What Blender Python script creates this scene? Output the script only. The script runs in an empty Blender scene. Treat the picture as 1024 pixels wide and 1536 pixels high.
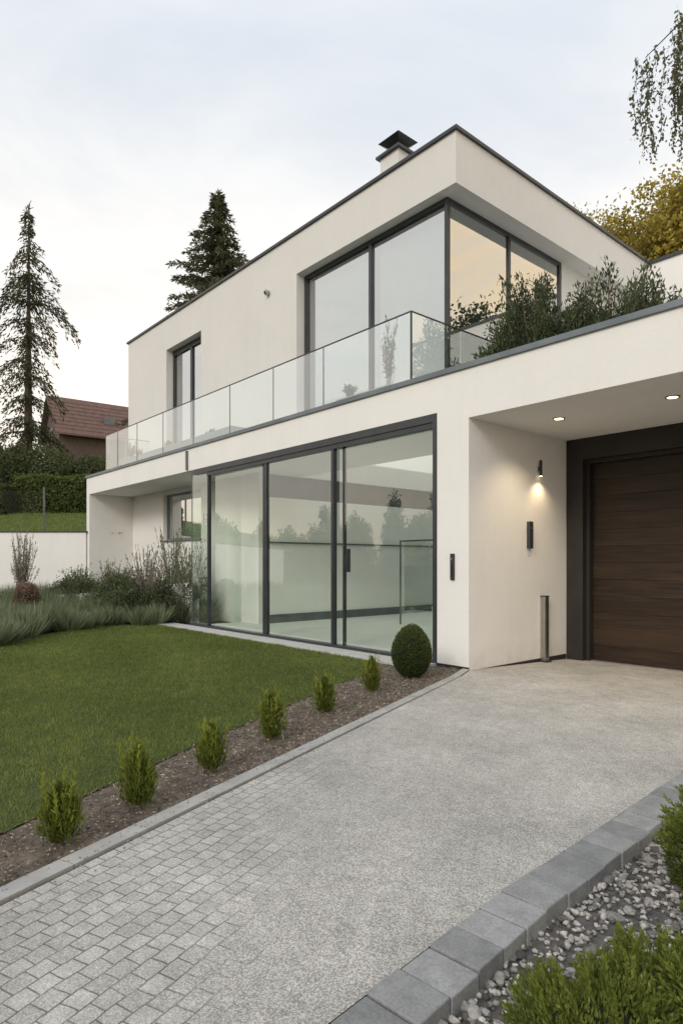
import bpy, math, random
import numpy as np
from mathutils import Vector
R = np.random.default_rng(7)
random.seed(7)
scn = bpy.context.scene
scn.view_settings.view_transform = 'Standard'
scn.view_settings.look = 'None'
scn.view_settings.exposure = 0

# ------------------------------------------------------------------ helpers
def newmat(name):
    m = bpy.data.materials.new(name); m.use_nodes = True
    nt = m.node_tree; nt.nodes.clear()
    out = nt.nodes.new('ShaderNodeOutputMaterial')
    return m, nt, out
def nd(nt, typ, props=None, **inp):
    n = nt.nodes.new(typ)
    if props:
        for k, v in props.items(): setattr(n, k, v)
    for k, v in inp.items():
        k2 = k.replace('_', ' ')
        s = n.inputs[k2] if k2 in n.inputs else n.inputs[k]
        if isinstance(v, bpy.types.NodeSocket): nt.links.new(v, s)
        else: s.default_value = v
    return n
def c4(c): return (c[0], c[1], c[2], 1.0)
def mixc(nt, fac, a, b, mode='MIX'):
    n = nt.nodes.new('ShaderNodeMix'); n.data_type = 'RGBA'; n.blend_type = mode
    for s, v in ((n.inputs[0], fac), (n.inputs[6], a), (n.inputs[7], b)):
        if isinstance(v, bpy.types.NodeSocket): nt.links.new(v, s)
        else: s.default_value = v if not isinstance(v, tuple) or len(v) == 4 else c4(v)
    return n.outputs[2]
def math_(nt, op, a, b=0.0, clamp=False):
    n = nt.nodes.new('ShaderNodeMath'); n.operation = op; n.use_clamp = clamp
    for s, v in ((n.inputs[0], a), (n.inputs[1], b)):
        if isinstance(v, bpy.types.NodeSocket): nt.links.new(v, s)
        else: s.default_value = v
    return n.outputs[0]
def mrange(nt, v, a, b, c, d, smooth=False):
    n = nt.nodes.new('ShaderNodeMapRange')
    if smooth: n.interpolation_type = 'SMOOTHSTEP'
    nt.links.new(v, n.inputs[0])
    for i, x in enumerate((a, b, c, d)): n.inputs[i+1].default_value = x
    return n.outputs[0]
def objco(nt): return nt.nodes.new('ShaderNodeTexCoord').outputs['Object']
def noise(nt, co, scale, detail=3, rough=0.55, dist=0.0):
    return nd(nt, 'ShaderNodeTexNoise', Vector=co, Scale=scale, Detail=detail, Roughness=rough, Distortion=dist).outputs['Fac']

def surf(name, c1, c2, rough=0.7, nscale=3.0, bscale=60, bstr=0.2, bdist=0.01, metallic=0.0, spec=0.4):
    m, nt, out = newmat(name); co = objco(nt)
    f = mrange(nt, noise(nt, co, nscale, 5), 0.3, 0.7, 0, 1)
    col = mixc(nt, f, c1, c2)
    b = nd(nt, 'ShaderNodeBump', Strength=bstr, Distance=bdist, Height=noise(nt, co, bscale, 4))
    p = nd(nt, 'ShaderNodeBsdfPrincipled', Base_Color=col, Roughness=rough, Metallic=metallic, Normal=b.outputs[0])
    p.inputs['Specular IOR Level'].default_value = spec
    nt.links.new(p.outputs[0], out.inputs[0]); return m

def stucco(name, base):
    m, nt, out = newmat(name); co = objco(nt)
    big = mrange(nt, noise(nt, co, 0.7, 6, 0.6), 0.3, 0.75, 0, 1)
    mp = nd(nt, 'ShaderNodeMapping', Vector=co, Scale=(3.0, 3.0, 0.35))
    streak = mrange(nt, noise(nt, mp.outputs[0], 1.6, 5, 0.65), 0.45, 0.8, 0, 1)
    fine = mrange(nt, noise(nt, co, 90, 3), 0.3, 0.7, 0.94, 1.03)
    col = mixc(nt, big, base, tuple(x*0.93 for x in base))
    col = mixc(nt, math_(nt, 'MULTIPLY', streak, 0.12), col, tuple(x*0.72 for x in base))
    sz = nd(nt, 'ShaderNodeSeparateXYZ', Vector=co).outputs[2]
    low = math_(nt, 'MULTIPLY', mrange(nt, sz, 0.0, 0.35, 0.40, 0.0), mrange(nt, noise(nt, co, 5, 5), 0.3, 0.7, 0.2, 1))
    col = mixc(nt, low, col, (base[0]*0.55, base[1]*0.52, base[2]*0.46, 1))
    col = mixc(nt, 1.0, col, nd(nt, 'ShaderNodeCombineColor', Red=fine, Green=fine, Blue=fine).outputs[0], 'MULTIPLY')
    h = math_(nt, 'ADD', noise(nt, co, 130, 3), math_(nt, 'MULTIPLY', noise(nt, co, 14, 3), 1.2))
    b = nd(nt, 'ShaderNodeBump', Strength=0.35, Distance=0.007, Height=h)
    p = nd(nt, 'ShaderNodeBsdfPrincipled', Base_Color=col, Roughness=0.88, Normal=b.outputs[0])
    p.inputs['Specular IOR Level'].default_value = 0.25
    nt.links.new(p.outputs[0], out.inputs[0]); return m

def glassmat(name, tint, r0, r1, rough=0.0, gcol=(0.95, 0.97, 0.97)):
    m, nt, out = newmat(name); co = objco(nt)
    lw = nd(nt, 'ShaderNodeLayerWeight', Blend=0.5).outputs['Facing']
    f = mrange(nt, lw, 0.0, 1.0, r0, r1)
    b = nd(nt, 'ShaderNodeBump', Strength=0.08, Distance=0.02, Height=noise(nt, co, 0.8, 1))
    t = nd(nt, 'ShaderNodeBsdfTransparent', Color=c4(tint))
    g = nd(nt, 'ShaderNodeBsdfGlossy', Color=c4(gcol), Roughness=rough, Normal=b.outputs[0])
    mx = nd(nt, 'ShaderNodeMixShader', Fac=f)
    nt.links.new(t.outputs[0], mx.inputs[1]); nt.links.new(g.outputs[0], mx.inputs[2])
    nt.links.new(mx.outputs[0], out.inputs[0]); return m

def leafmat(name, c1, c2, trans=0.3, rough=0.6):
    m, nt, out = newmat(name)
    at = nd(nt, 'ShaderNodeAttribute', {'attribute_name': 'tint'}).outputs['Fac']
    col = mixc(nt, at, c1, c2)
    p = nd(nt, 'ShaderNodeBsdfPrincipled', Base_Color=col, Roughness=rough)
    p.inputs['Specular IOR Level'].default_value = 0.25
    t = nd(nt, 'ShaderNodeBsdfTranslucent', Color=mixc(nt, 0.4, col, tuple(min(1, x*1.5) for x in c2)))
    mx = nd(nt, 'ShaderNodeMixShader', Fac=trans)
    nt.links.new(p.outputs[0], mx.inputs[1]); nt.links.new(t.outputs[0], mx.inputs[2])
    nt.links.new(mx.outputs[0], out.inputs[0]); return m
def tintmat(name, c1, c2, rough=0.8, bscale=80):
    m, nt, out = newmat(name)
    at = nd(nt, 'ShaderNodeAttribute', {'attribute_name': 'tint'}).outputs['Fac']
    col = mixc(nt, at, c1, c2); co = objco(nt)
    nz = mrange(nt, math_(nt,'ADD',math_(nt,'MULTIPLY',noise(nt, co, bscale, 4),.5),math_(nt,'MULTIPLY',noise(nt, co, bscale*.12, 4),.5)), 0.35, 0.65, 0.72, 1.2)
    col = mixc(nt, 1.0, col, nd(nt, 'ShaderNodeCombineColor', Red=nz, Green=nz, Blue=nz).outputs[0], 'MULTIPLY')
    b = nd(nt, 'ShaderNodeBump', Strength=0.35, Distance=0.004, Height=noise(nt, co, bscale*1.5, 3))
    p = nd(nt, 'ShaderNodeBsdfPrincipled', Base_Color=col, Roughness=rough, Normal=b.outputs[0])
    nt.links.new(p.outputs[0], out.inputs[0]); return m
def emis(name, col, s):
    m, nt, out = newmat(name)
    e = nd(nt, 'ShaderNodeEmission', Color=c4(col), Strength=s)
    nt.links.new(e.outputs[0], out.inputs[0]); return m

class Geo:
    def __init__(s): s.v=[]; s.l=[]; s.sz=[]; s.t=[]; s.m=[]; s.n=0
    def add(s, V, F, tint=0.5, mi=0):
        V = np.asarray(V, dtype=np.float32).reshape(-1, 3); F = np.asarray(F, dtype=np.int64)
        s.v.append(V); s.l.append((F+s.n).ravel()); k = len(F)
        s.sz.append(np.full(k, F.shape[1])); s.m.append(np.full(k, mi))
        s.t.append(np.broadcast_to(np.asarray(tint, dtype=np.float32), (k,)).copy()); s.n += len(V)
    def box(s, x0, x1, y0, y1, z0, z1, tint=0.5, mi=0):
        V = [(x0,y0,z0),(x1,y0,z0),(x1,y1,z0),(x0,y1,z0),(x0,y0,z1),(x1,y0,z1),(x1,y1,z1),(x0,y1,z1)]
        s.add(V, [(0,3,2,1),(4,5,6,7),(0,1,5,4),(1,2,6,5),(2,3,7,6),(3,0,4,7)], tint, mi)
    def leaves(s, c, L, W, d=None, spread=1.0, tint=0.5, mi=0, vup=None):
        n = len(c); r = R.normal(size=(n, 3))
        u = r if d is None else np.asarray(d)+spread*r
        u = u/np.linalg.norm(u, axis=1, keepdims=True)
        v = np.cross(u, R.normal(size=(n, 3))); v /= np.linalg.norm(v, axis=1, keepdims=True)
        L = np.broadcast_to(L, (n,))[:, None]; W = np.broadcast_to(W, (n,))[:, None]
        V = np.stack([c, c+u*L*.5+v*W*.5, c+u*L, c+u*L*.5-v*W*.5], axis=1).reshape(-1, 3)
        s.add(V, np.arange(4*n).reshape(-1, 4), tint, mi)
    def tube(s, P, rad, k=7, tint=0.5, mi=0):
        P = np.asarray(P, float); n = len(P); V = []
        for i in range(n):
            d = P[min(i+1, n-1)]-P[max(i-1, 0)]; d /= np.linalg.norm(d)+1e-9
            a = np.cross(d, [0.31, 0.87, 0.12]); a /= np.linalg.norm(a)+1e-9; b = np.cross(d, a)
            for j in range(k):
                th = 2*math.pi*j/k; V.append(P[i]+rad[i]*(math.cos(th)*a+math.sin(th)*b))
        F = [(i*k+j, i*k+(j+1) % k, (i+1)*k+(j+1) % k, (i+1)*k+j) for i in range(n-1) for j in range(k)]
        s.add(V, F, tint, mi)
    def build(s, name, mats, parent=None, smooth=False, bevel=0):
        me = bpy.data.meshes.new(name)
        V = np.concatenate(s.v); Lp = np.concatenate(s.l); sz = np.concatenate(s.sz)
        me.vertices.add(len(V)); me.vertices.foreach_set('co', V.ravel())
        me.loops.add(len(Lp)); me.loops.foreach_set('vertex_index', Lp.astype(np.int32))
        me.polygons.add(len(sz)); st = np.concatenate([[0], np.cumsum(sz)[:-1]]).astype(np.int32)
        me.polygons.foreach_set('loop_start', st)
        me.polygons.foreach_set('material_index', np.concatenate(s.m).astype(np.int32))
        me.update(calc_edges=True)
        me.polygons.foreach_set('use_smooth', np.full(len(sz), smooth))
        a = me.attributes.new('tint', 'FLOAT', 'FACE'); a.data.foreach_set('value', np.concatenate(s.t))
        if not isinstance(mats, (list, tuple)): mats = [mats]
        for m in mats: me.materials.append(m)
        me.update()
        o = bpy.data.objects.new(name, me); scn.collection.objects.link(o)
        if parent: o.parent = parent
        if bevel:
            b = o.modifiers.new('b', 'BEVEL'); b.width = bevel; b.segments = 2; b.limit_method = 'ANGLE'
        return o
def empty(name, loc=(0,0,0)):
    e = bpy.data.objects.new(name, None); scn.collection.objects.link(e); e.empty_display_size = .3; e.location = loc; return e
def box(name, x0,x1,y0,y1,z0,z1, mat, parent=None, bevel=0):
    g = Geo(); g.box(x0,x1,y0,y1,z0,z1); return g.build(name, mat, parent, bevel=bevel)
def poly(name, pts, z, mat, parent=None):
    me = bpy.data.meshes.new(name)
    me.from_pydata([(p[0], p[1], z if len(p) < 3 else p[2]) for p in pts], [], [list(range(len(pts)))])
    me.materials.append(mat); me.update()
    if me.polygons[0].normal.z < 0: me.flip_normals()
    o = bpy.data.objects.new(name, me); scn.collection.objects.link(o)
    if parent: o.parent = parent
    return o
def pane(name, pts, mat, parent):
    g = Geo(); g.add(pts, [(0,1,2,3)]); return g.build(name, mat, parent)
def inpoly(P, poly_):
    x, y = P[:, 0], P[:, 1]; ins = np.zeros(len(P), bool); n = len(poly_)
    for i in range(n):
        x1, y1 = poly_[i][:2]; x2, y2 = poly_[(i+1) % n][:2]
        if y1 == y2: continue
        c = ((y1 > y) != (y2 > y)) & (x < (x2-x1)*(y-y1)/(y2-y1)+x1); ins ^= c
    return ins
def sample(poly_, n):
    a = np.array([p[:2] for p in poly_]); lo, hi = a.min(0), a.max(0)
    P = R.uniform(lo, hi, size=(n, 2)); return P[inpoly(P, poly_)]

# ------------------------------------------------------------------ materials
WALL = stucco('white_stucco', (0.83, 0.82, 0.795))
WALL2 = stucco('upper_stucco', (0.70, 0.69, 0.665))
INTW = surf('interior_white', (0.90,0.905,0.86), (0.87,0.875,0.83), 0.8, 2, 40, 0.05)
METAL = surf('anthracite_metal', (0.035,0.04,0.045), (0.05,0.055,0.06), 0.38, 4, 200, 0.05, 0.002, 0.3, 0.5)
CAP = surf('zinc_cap', (0.13,0.155,0.17), (0.19,0.215,0.23), 0.42, 2, 60, 0.1, 0.003, 0.5)
STEEL = surf('brushed_steel', (0.34,0.33,0.31), (0.45,0.44,0.42), 0.35, 6, 150, 0.1, 0.001, 0.9)
DARK = surf('dark_frame', (0.018,0.016,0.015), (0.027,0.024,0.022), 0.5, 3, 90, 0.08)
CONC = surf('light_concrete', (0.42,0.42,0.40), (0.54,0.53,0.50), 0.85, 6, 90, 0.25)
FLOOR = surf('interior_floor', (0.66,0.66,0.62), (0.72,0.72,0.68), 0.5, 2, 30, 0.05)
BLIND = surf('blind_fabric', (0.34,0.38,0.38), (0.42,0.46,0.45), 0.9, 3, 60, 0.1)
DIMW = surf('dim_interior', (0.10,0.11,0.10), (0.15,0.16,0.15), 0.9, 1.5, 60, 0.1)  # dimness of the rooms put into the colour
G_LOW = glassmat('glass_lower', (0.93,0.99,0.945), 0.05, 0.42)
G_UP = glassmat('glass_upper', (0.62,0.72,0.70), 0.36, 0.84)
G_BAL = glassmat('glass_balustrade', (0.90,0.955,0.94), 0.14, 0.60)
BARK = surf('bark', (0.05,0.04,0.03), (0.10,0.08,0.06), 0.9, 8, 30, 0.6, 0.03)
TWIG = surf('twig', (0.12,0.09,0.06), (0.18,0.14,0.10), 0.9, 8, 30, 0.3)

def wood():
    m, nt, out = newmat('dark_wood'); co = objco(nt)
    mp = nd(nt, 'ShaderNodeMapping', Vector=co, Scale=(0.9, 10, 24))
    g1 = noise(nt, mp.outputs[0], 1.6, 8, 0.62, 0.3)
    mp2 = nd(nt, 'ShaderNodeMapping', Vector=co, Scale=(0.35, 1, 4))
    g2 = noise(nt, mp2.outputs[0], 1.5, 3)
    at = nd(nt, 'ShaderNodeAttribute', {'attribute_name': 'tint'}).outputs['Fac']
    col = mixc(nt, mrange(nt, g1, 0.35, 0.70, 0, 1), (0.008,0.0055,0.004), (0.040,0.023,0.014))
    col = mixc(nt, mrange(nt, math_(nt, 'ADD', math_(nt,'MULTIPLY',g2,0.8), math_(nt,'MULTIPLY',at,0.2)), 0.45, 0.75, 0, 0.5), col, (0.070,0.040,0.020))
    b = nd(nt, 'ShaderNodeBump', Strength=0.25, Distance=0.003, Height=g1)
    p = nd(nt, 'ShaderNodeBsdfPrincipled', Base_Color=col, Roughness=0.48, Normal=b.outputs[0])
    p.inputs['Specular IOR Level'].default_value = 0.35
    nt.links.new(p.outputs[0], out.inputs[0]); return m
WOOD = wood()

def driveway_mat():
    m, nt, out = newmat('driveway_surface'); co = objco(nt)
    sx = nd(nt, 'ShaderNodeSeparateXYZ', Vector=co)
    vor = nd(nt, 'ShaderNodeTexVoronoi', Vector=co, Scale=150.0)
    vd = vor.outputs['Distance']; vc = nd(nt, 'ShaderNodeSeparateColor', Color=vor.outputs['Color']).outputs[0]
    agg = mixc(nt, vc, (0.34,0.33,0.305), (0.64,0.625,0.59))
    agg = mixc(nt, mrange(nt, vd, 0.42, 0.75, 0, 0.7), agg, (0.20,0.19,0.17))
    v2 = nd(nt, 'ShaderNodeTexVoronoi', Vector=co, Scale=62.0); c2 = nd(nt, 'ShaderNodeSeparateColor', Color=v2.outputs['Color'])
    chip = math_(nt,'MULTIPLY', mrange(nt, c2.outputs[0], .86,.88,0,1), mrange(nt, v2.outputs['Distance'], .30,.38,1,0))
    agg = mixc(nt, math_(nt,'MULTIPLY',chip,.55), agg, mixc(nt, mrange(nt,c2.outputs[1],.4,.6,0,1), (0.17,0.15,0.13,1),(0.72,0.70,0.66,1)))
    wob = nd(nt, 'ShaderNodeTexNoise', Vector=co, Scale=3.5, Detail=3.0)
    wv = nd(nt, 'ShaderNodeVectorMath', {'operation':'MULTIPLY_ADD'}); nt.links.new(wob.outputs['Color'], wv.inputs[0])
    wv.inputs[1].default_value = (0.045,0.045,0); nt.links.new(co, wv.inputs[2])
    mp = nd(nt, 'ShaderNodeMapping', Vector=wv.outputs[0], Rotation=(0,0,math.radians(-110.4)))
    br = nd(nt, 'ShaderNodeTexBrick', {'offset':0.5,'squash':1.0}, Vector=mp.outputs[0], Color1=(0.33,0.325,0.31,1), Color2=(0.52,0.51,0.485,1),
            Mortar=(0.16,0.15,0.135,1), Scale=1.0, Mortar_Size=0.0040, Mortar_Smooth=0.5, Bias=0.0, Brick_Width=0.095, Row_Height=0.087)
    pv = mixc(nt, 0.45, br.outputs['Color'], agg, 'MIX')
    d = math_(nt, 'ADD', math_(nt,'MULTIPLY',sx.outputs[0],-1.0), math_(nt,'MULTIPLY',sx.outputs[1],-1.0))
    d = math_(nt, 'ADD', d, -2.50)
    nz = math_(nt,'SUBTRACT', noise(nt,co,1.9,5,0.7),0.5)
    d = math_(nt, 'ADD', d, math_(nt,'MULTIPLY', nz, 2.2))
    mask = mrange(nt, d, -0.5, 0.45, 0, 1, True)
    jf = mrange(nt, noise(nt, co, 6, 4, .6), .35, .6, .35, 1)
    mort = math_(nt,'MULTIPLY', math_(nt,'MULTIPLY', br.outputs['Fac'], mask), jf)
    base = mixc(nt, math_(nt,'MULTIPLY',mask,0.75), agg, pv)
    base = mixc(nt, math_(nt,'MULTIPLY',mort,0.85), base, (0.13,0.122,0.105))
    big = mrange(nt, noise(nt, co, 1.1, 6, 0.65), 0.3, 0.7, 0.78, 1.14)
    med = mrange(nt, noise(nt, co, 9, 4, 0.6), 0.3, 0.7, 0.88, 1.10)
    bm = math_(nt,'MULTIPLY',big,med)
    base = mixc(nt, 1.0, base, nd(nt,'ShaderNodeCombineColor',Red=bm,Green=bm,Blue=bm).outputs[0], 'MULTIPLY')
    j = math_(nt,'ABSOLUTE', math_(nt,'ADD', sx.outputs[1], 1.35))
    jm = mrange(nt, j, 0.0, 0.012, 0.5, 0.0)
    base = mixc(nt, jm, base, (0.2,0.195,0.185))
    h = math_(nt,'SUBTRACT', math_(nt,'MULTIPLY', math_(nt,'SUBTRACT',1.0,vd), 0.35), math_(nt,'MULTIPLY',mort,1.4))
    h = math_(nt,'ADD',h,math_(nt,'MULTIPLY',noise(nt,co,25,3),.5))
    b = nd(nt,'ShaderNodeBump',Strength=0.65,Distance=0.006,Height=h)
    p = nd(nt,'ShaderNodeBsdfPrincipled',Base_Color=base,Roughness=0.85,Normal=b.outputs[0])
    p.inputs['Specular IOR Level'].default_value = 0.3
    nt.links.new(p.outputs[0], out.inputs[0]); return m
DRIVE = driveway_mat()
PAVER = tintmat('concrete_paver', (0.20,0.205,0.207), (0.31,0.315,0.315), 0.8, 90)
EDGE = surf('edging_stone', (0.30,0.30,0.29), (0.42,0.42,0.405), 0.85, 5, 90, 0.25)
SOIL = surf('soil', (0.035,0.027,0.02), (0.07,0.055,0.042), 0.95, 5, 40, 0.8, 0.03)
MULCHG = surf('mulch_ground', (0.09,0.072,0.055), (0.20,0.165,0.13), 0.95, 9, 50, 0.9, 0.02)
MULCH = tintmat('bark_chips', (0.08,0.060,0.043), (0.44,0.375,0.30), 0.9, 120)
GRASSG = surf('lawn_ground', (0.05,0.068,0.018), (0.085,0.11,0.03), 0.95, 2.5, 120, 0.8, 0.02)
STONE = tintmat('pebbles', (0.06,0.06,0.06), (0.58,0.55,0.51), 0.75, 60)
L_GRASS = leafmat('grass_blades', (0.075,0.110,0.024), (0.28,0.325,0.095), 0.35)
L_LAV = leafmat('lavender', (0.080,0.11,0.055), (0.29,0.325,0.20), 0.2)
L_DK = leafmat('dark_foliage', (0.022,0.034,0.013), (0.10,0.125,0.045), 0.25)
L_MID = leafmat('mid_foliage', (0.030,0.048,0.012), (0.14,0.18,0.048), 0.3)
L_SPR = leafmat('spruce_needles', (0.028,0.036,0.020), (0.14,0.14,0.065), 0.25)
L_THU = leafmat('thuja', (0.035,0.065,0.010), (0.30,0.33,0.055), 0.3)
L_YEL = leafmat('autumn_foliage', (0.06,0.065,0.015), (0.47,0.37,0.075), 0.4)
L_JUN = leafmat('juniper', (0.022,0.034,0.018), (0.12,0.145,0.065), 0.2)
L_BRN = leafmat('russet', (0.11,0.07,0.05), (0.30,0.19,0.14), 0.25)
L_TW = leafmat('dry_stems', (0.14,0.12,0.10), (0.36,0.33,0.28), 0.2)
L_BIR = leafmat('birch_leaves', (0.05,0.055,0.03), (0.20,0.20,0.10), 0.35)
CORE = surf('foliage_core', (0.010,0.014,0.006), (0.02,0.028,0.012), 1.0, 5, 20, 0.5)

# ------------------------------------------------------------------ house
H = empty('modern_house')
def xwall(name, y0, y1, x0, x1, z0, z1, ops, mat, par=H):
    xs = sorted({x0, x1, *[o[0] for o in ops], *[o[1] for o in ops]}); zs = sorted({z0, z1, *[o[2] for o in ops], *[o[3] for o in ops]})
    g = Geo()
    for i in range(len(xs)-1):
        run = None
        for j in range(len(zs)-1):
            cx, cz = (xs[i]+xs[i+1])/2, (zs[j]+zs[j+1])/2
            hole = any(o[0] < cx < o[1] and o[2] < cz < o[3] for o in ops)
            if not hole:
                if run is None: run = zs[j]
            if hole and run is not None: g.box(xs[i], xs[i+1], y0, y1, run, zs[j]); run = None
        if run is not None: g.box(xs[i], xs[i+1], y0, y1, run, z1)
    return g.build(name, mat, par)
def ring(name, X0,X1,Y0,Y1,z0,z1, hx0,hx1,hy0,hy1, mat):
    g=Geo(); g.box(X0,X1,Y0,hy0,z0,z1); g.box(X0,X1,hy1,Y1,z0,z1); g.box(X0,hx0,hy0,hy1,z0,z1); g.box(hx1,X1,hy0,hy1,z0,z1)
    return g.build(name,mat,H)
HX=(-7.45,-2.6,2.7,8.8)   # unseen opening through the floors, added to bring daylight into the glazed room
HR=(-14.0,-2.6,2.7,8.8)  # matching roof opening, made wider so more sky light gets in
box('garage_pillar', -.58, 0, 0, 3.1, -.3, 3.55, WALL, H)
box('slab_over_garage', -.58, 7.2, 0, 9, 3.55, 4.25, WALL, H)
ring('slab_left', -15.35, -.58, 0, 9, 3.72, 4.25, *HX, WALL)
box('left_end_wall', -15.35, -15.1, 0, 9, -.3, 3.72, WALL, H)
xwall('niche_back_wall', 1.44, 1.7, -15.1, -7.5, -.3, 3.72, [(-12.8, -10.4, 2.2, 3.60)], WALL)
box('garage_right_wall', 5.4, 7.2, 0, 9, -.3, 3.55, WALL, H)
box('room_left_wall', -7.75, -7.5, 1.7, 8.9, -.3, 3.15, INTW, H)
box('room_left_dark_strip', -7.72, -7.55, 1.7, 8.9, 3.15, 3.72, DIMW, H)  # strip coloured dark so the reflections in the glass show above the wall
box('room_back_wall', -7.5, -.58, 8.8, 8.95, -.3, 3.72, INTW, H)
box('room_right_wall', -.6, -.56, 3.1, 8.8, -.3, 3.55, INTW, H)
box('room_floor', -8.28, -.58, .02, 8.8, -.2, .012, FLOOR, H)
box('room_skirting', -7.5, -7.46, 1.75, 8.8, .012, .22, CAP, H)
box('room_wall_rail', -7.5, -7.46, 1.75, 8.8, 2.0, 2.04, CAP, H)
box('room_partition_frame', -5.2, -5.17, 4.0, 4.03, .012, 2.06, CAP, H)
box('room_partition_rail', -5.17, -1.4, 4.0, 4.03, 2.02, 2.06, CAP, H)
pane('room_partition_glass', [(-5.2,4.015,.03),(-1.4,4.015,.03),(-1.4,4.015,2.02),(-5.2,4.015,2.02)], G_BAL, H)
box('room_bench', -4.6, -1.4, 4.5, 5.1, .012, .45, INTW, H)
# niche window
g = Geo()
for a in ((-12.8,-12.74,2.2,3.6),(-10.46,-10.4,2.2,3.6),(-12.74,-10.46,3.54,3.6),(-12.74,-10.46,2.2,2.26)):
    g.box(a[0],a[1],1.56,1.62,a[2],a[3])
g.build('niche_window_frame', CAP, H)
pane('niche_window_glass', [(-12.74,1.6,2.26),(-10.46,1.6,2.26),(-10.46,1.6,3.54),(-12.74,1.6,3.54)], G_UP, H)
box('niche_window_sill', -12.84, -10.36, 1.38, 1.435, 2.16, 2.2, CAP, H)
box('niche_room_back', -13.2, -9.8, 2.2, 2.25, 1.0, 3.7, INTW, H)
# glass front
g = Geo()
def mull(x, w=.06, y0=.03, y1=.11): g.box(x-w/2, x+w/2, y0, y1, .07, 3.6)
g.box(-8.1, -.58, .0, .14, 3.6, 3.718)
g.box(-7.5, -.66, .02, .12, 3.52, 3.598)
g.box(-8.28, -.58, .0, .15, .014, .068)
mull(-7.47,.055); mull(-5.28,.05,.09,.15); mull(-5.12,.085); mull(-3.02,.07); mull(-2.79,.035,.09,.15)
g.box(-.66, -.582, -.008, .14, .07, 3.6)
g.build('sliding_glass_frame', METAL, H)
for i, (a, b, y) in enumerate(((-8.28,-7.5,.06),(-7.43,-5.33,.12),(-5.08,-3.06,.06),(-2.98,-.66,.10))):
    pane('sliding_glass_pane_%d' % (i+1), [(a,y,.07),(b,y,.07),(b,y,3.6),(a,y,3.6)], G_LOW, H)
pane('glass_corner_return', [(-8.28,.06,.07),(-8.28,1.43,.07),(-8.28,1.43,3.7),(-8.28,.06,3.7)], G_LOW, H)
box('glass_corner_edge', -8.29,-8.275,.05,.07,.07,3.7, CAP, H)
box('door_pull', -2.62,-2.59,.0,.08,1.35,1.75, METAL, H)
box('glass_plinth', -9.1, -.6, -.45, .0, -.12, .022, CONC, H)
box('wall_skirting', -.575, .006, -.008, -.001, -.2, .035, DARK, H)
box('garage_skirting', .001, .009, .0, 2.58, -.2, -.01, DARK, H)
box('downpipe', -8.42, -8.36, -.05, -.003, 3.74, 4.2, CAP, H)
box('terrace_cap', -15.39, 7.25, -.035, .26, 4.245, 4.325, CAP, H, .006)
box('terrace_floor', -15.3, -1.3, .27, 1.5, 4.25, 4.275, CONC, H)
box('end_cap', -15.39, -15.2, .262, 1.5, 4.245, 4.32, CAP, H)
# garage
g = Geo()
g.box(.012,.30,2.59,3.0,-.3,3.547); g.box(.30,5.1,2.59,3.0,3.20,3.547); g.box(5.1,5.398,2.59,3.0,-.3,3.547)
g.box(.30,.36,2.70,2.98,-.3,3.199); g.box(.36,5.05,2.70,2.98,3.14,3.199)
g.build('garage_door_frame', DARK, H)
g = Geo(); z = -.12
while z < 3.12:
    z2 = min(z+.272, 3.138); g.box(.362, 5.098, 2.82, 2.9, z+.0015, z2-.0015, R.uniform(0,1)); z = z2
g.build('garage_door', WOOD, H, bevel=.0015)
box('garage_door_backing', .31, 5.09, 2.905, 2.97, -.2, 3.14, DARK, H)
box('garage_threshold', .36, 5.09, 2.74, 2.80, -.16, -.085, STEEL, H)
# upper storey
ZT = 9.03
xwall('upper_front_wall', 1.52, 1.87, -15.68, -1.46, 4.24, ZT, [(-12.75,-10.55,4.3,8.08),(-6.06,-1.46,4.3,8.12)], WALL2)
box('upper_side_fascia', -1.81, -1.46, 1.87, 9.1, 8.12, ZT, WALL2, H)
box('upper_side_wall', -2.1, -1.83, 5.62, 9.1, 4.24, 8.12, WALL2, H)
box('upper_left_wall', -15.68, -15.4, 1.87, 9.1, 4.24, ZT, WALL2, H)
box('upper_left_wall_lower', -15.66, -15.36, 1.75, 9.05, -.3, 4.24, WALL2, H)
ring('upper_ceiling', -15.4, -1.81, 1.87, 9.1, 8.12, 8.9, *HR, WALL2)
box('upper_back_wall', -15.4, -2.11, 9.0, 9.12, 4.25, 8.12, WALL2, H)
ring('upper_floor', -15.3, -1.85, 1.87, 9.0, 4.25, 4.285, *HX, INTW)
g=Geo(); g.box(-14.1,-2.5,2.6,2.69,4.285,8.12); g.box(-14.2,-2.12,8.81,8.95,4.285,8.12); g.box(-2.59,-2.48,2.7,8.8,4.285,8.12)
g.build('added_light_shaft', INTW, H)  # white shaft added out of view to carry sky light down
box('upper_room_divider', -14.1, -2.47, 2.5, 2.59, 4.285, 8.11, DIMW, H)  # wall coloured dark so the room reads dim through the glass
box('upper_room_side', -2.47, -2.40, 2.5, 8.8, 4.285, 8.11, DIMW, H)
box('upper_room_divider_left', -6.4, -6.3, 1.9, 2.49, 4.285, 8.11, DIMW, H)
box('rear_wing', -1.46, 9.5, 9.1, 17, 4.2, ZT-.02, WALL, H)
box('rear_wing_lower', -1.4, 9.4, 9.02, 16.9, -.3, 4.2, WALL, H)
g = Geo()
g.box(-15.73,-1.41,1.47,1.72,ZT,ZT+.06); g.box(-1.66,-1.41,1.72,9.15,ZT,ZT+.06); g.box(-15.73,-15.5,1.72,9.15,ZT,ZT+.06)
g.box(-1.409,9.55,9.05,9.3,ZT-.022,ZT+.055)
g.build('roof_cap', METAL, H)
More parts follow.
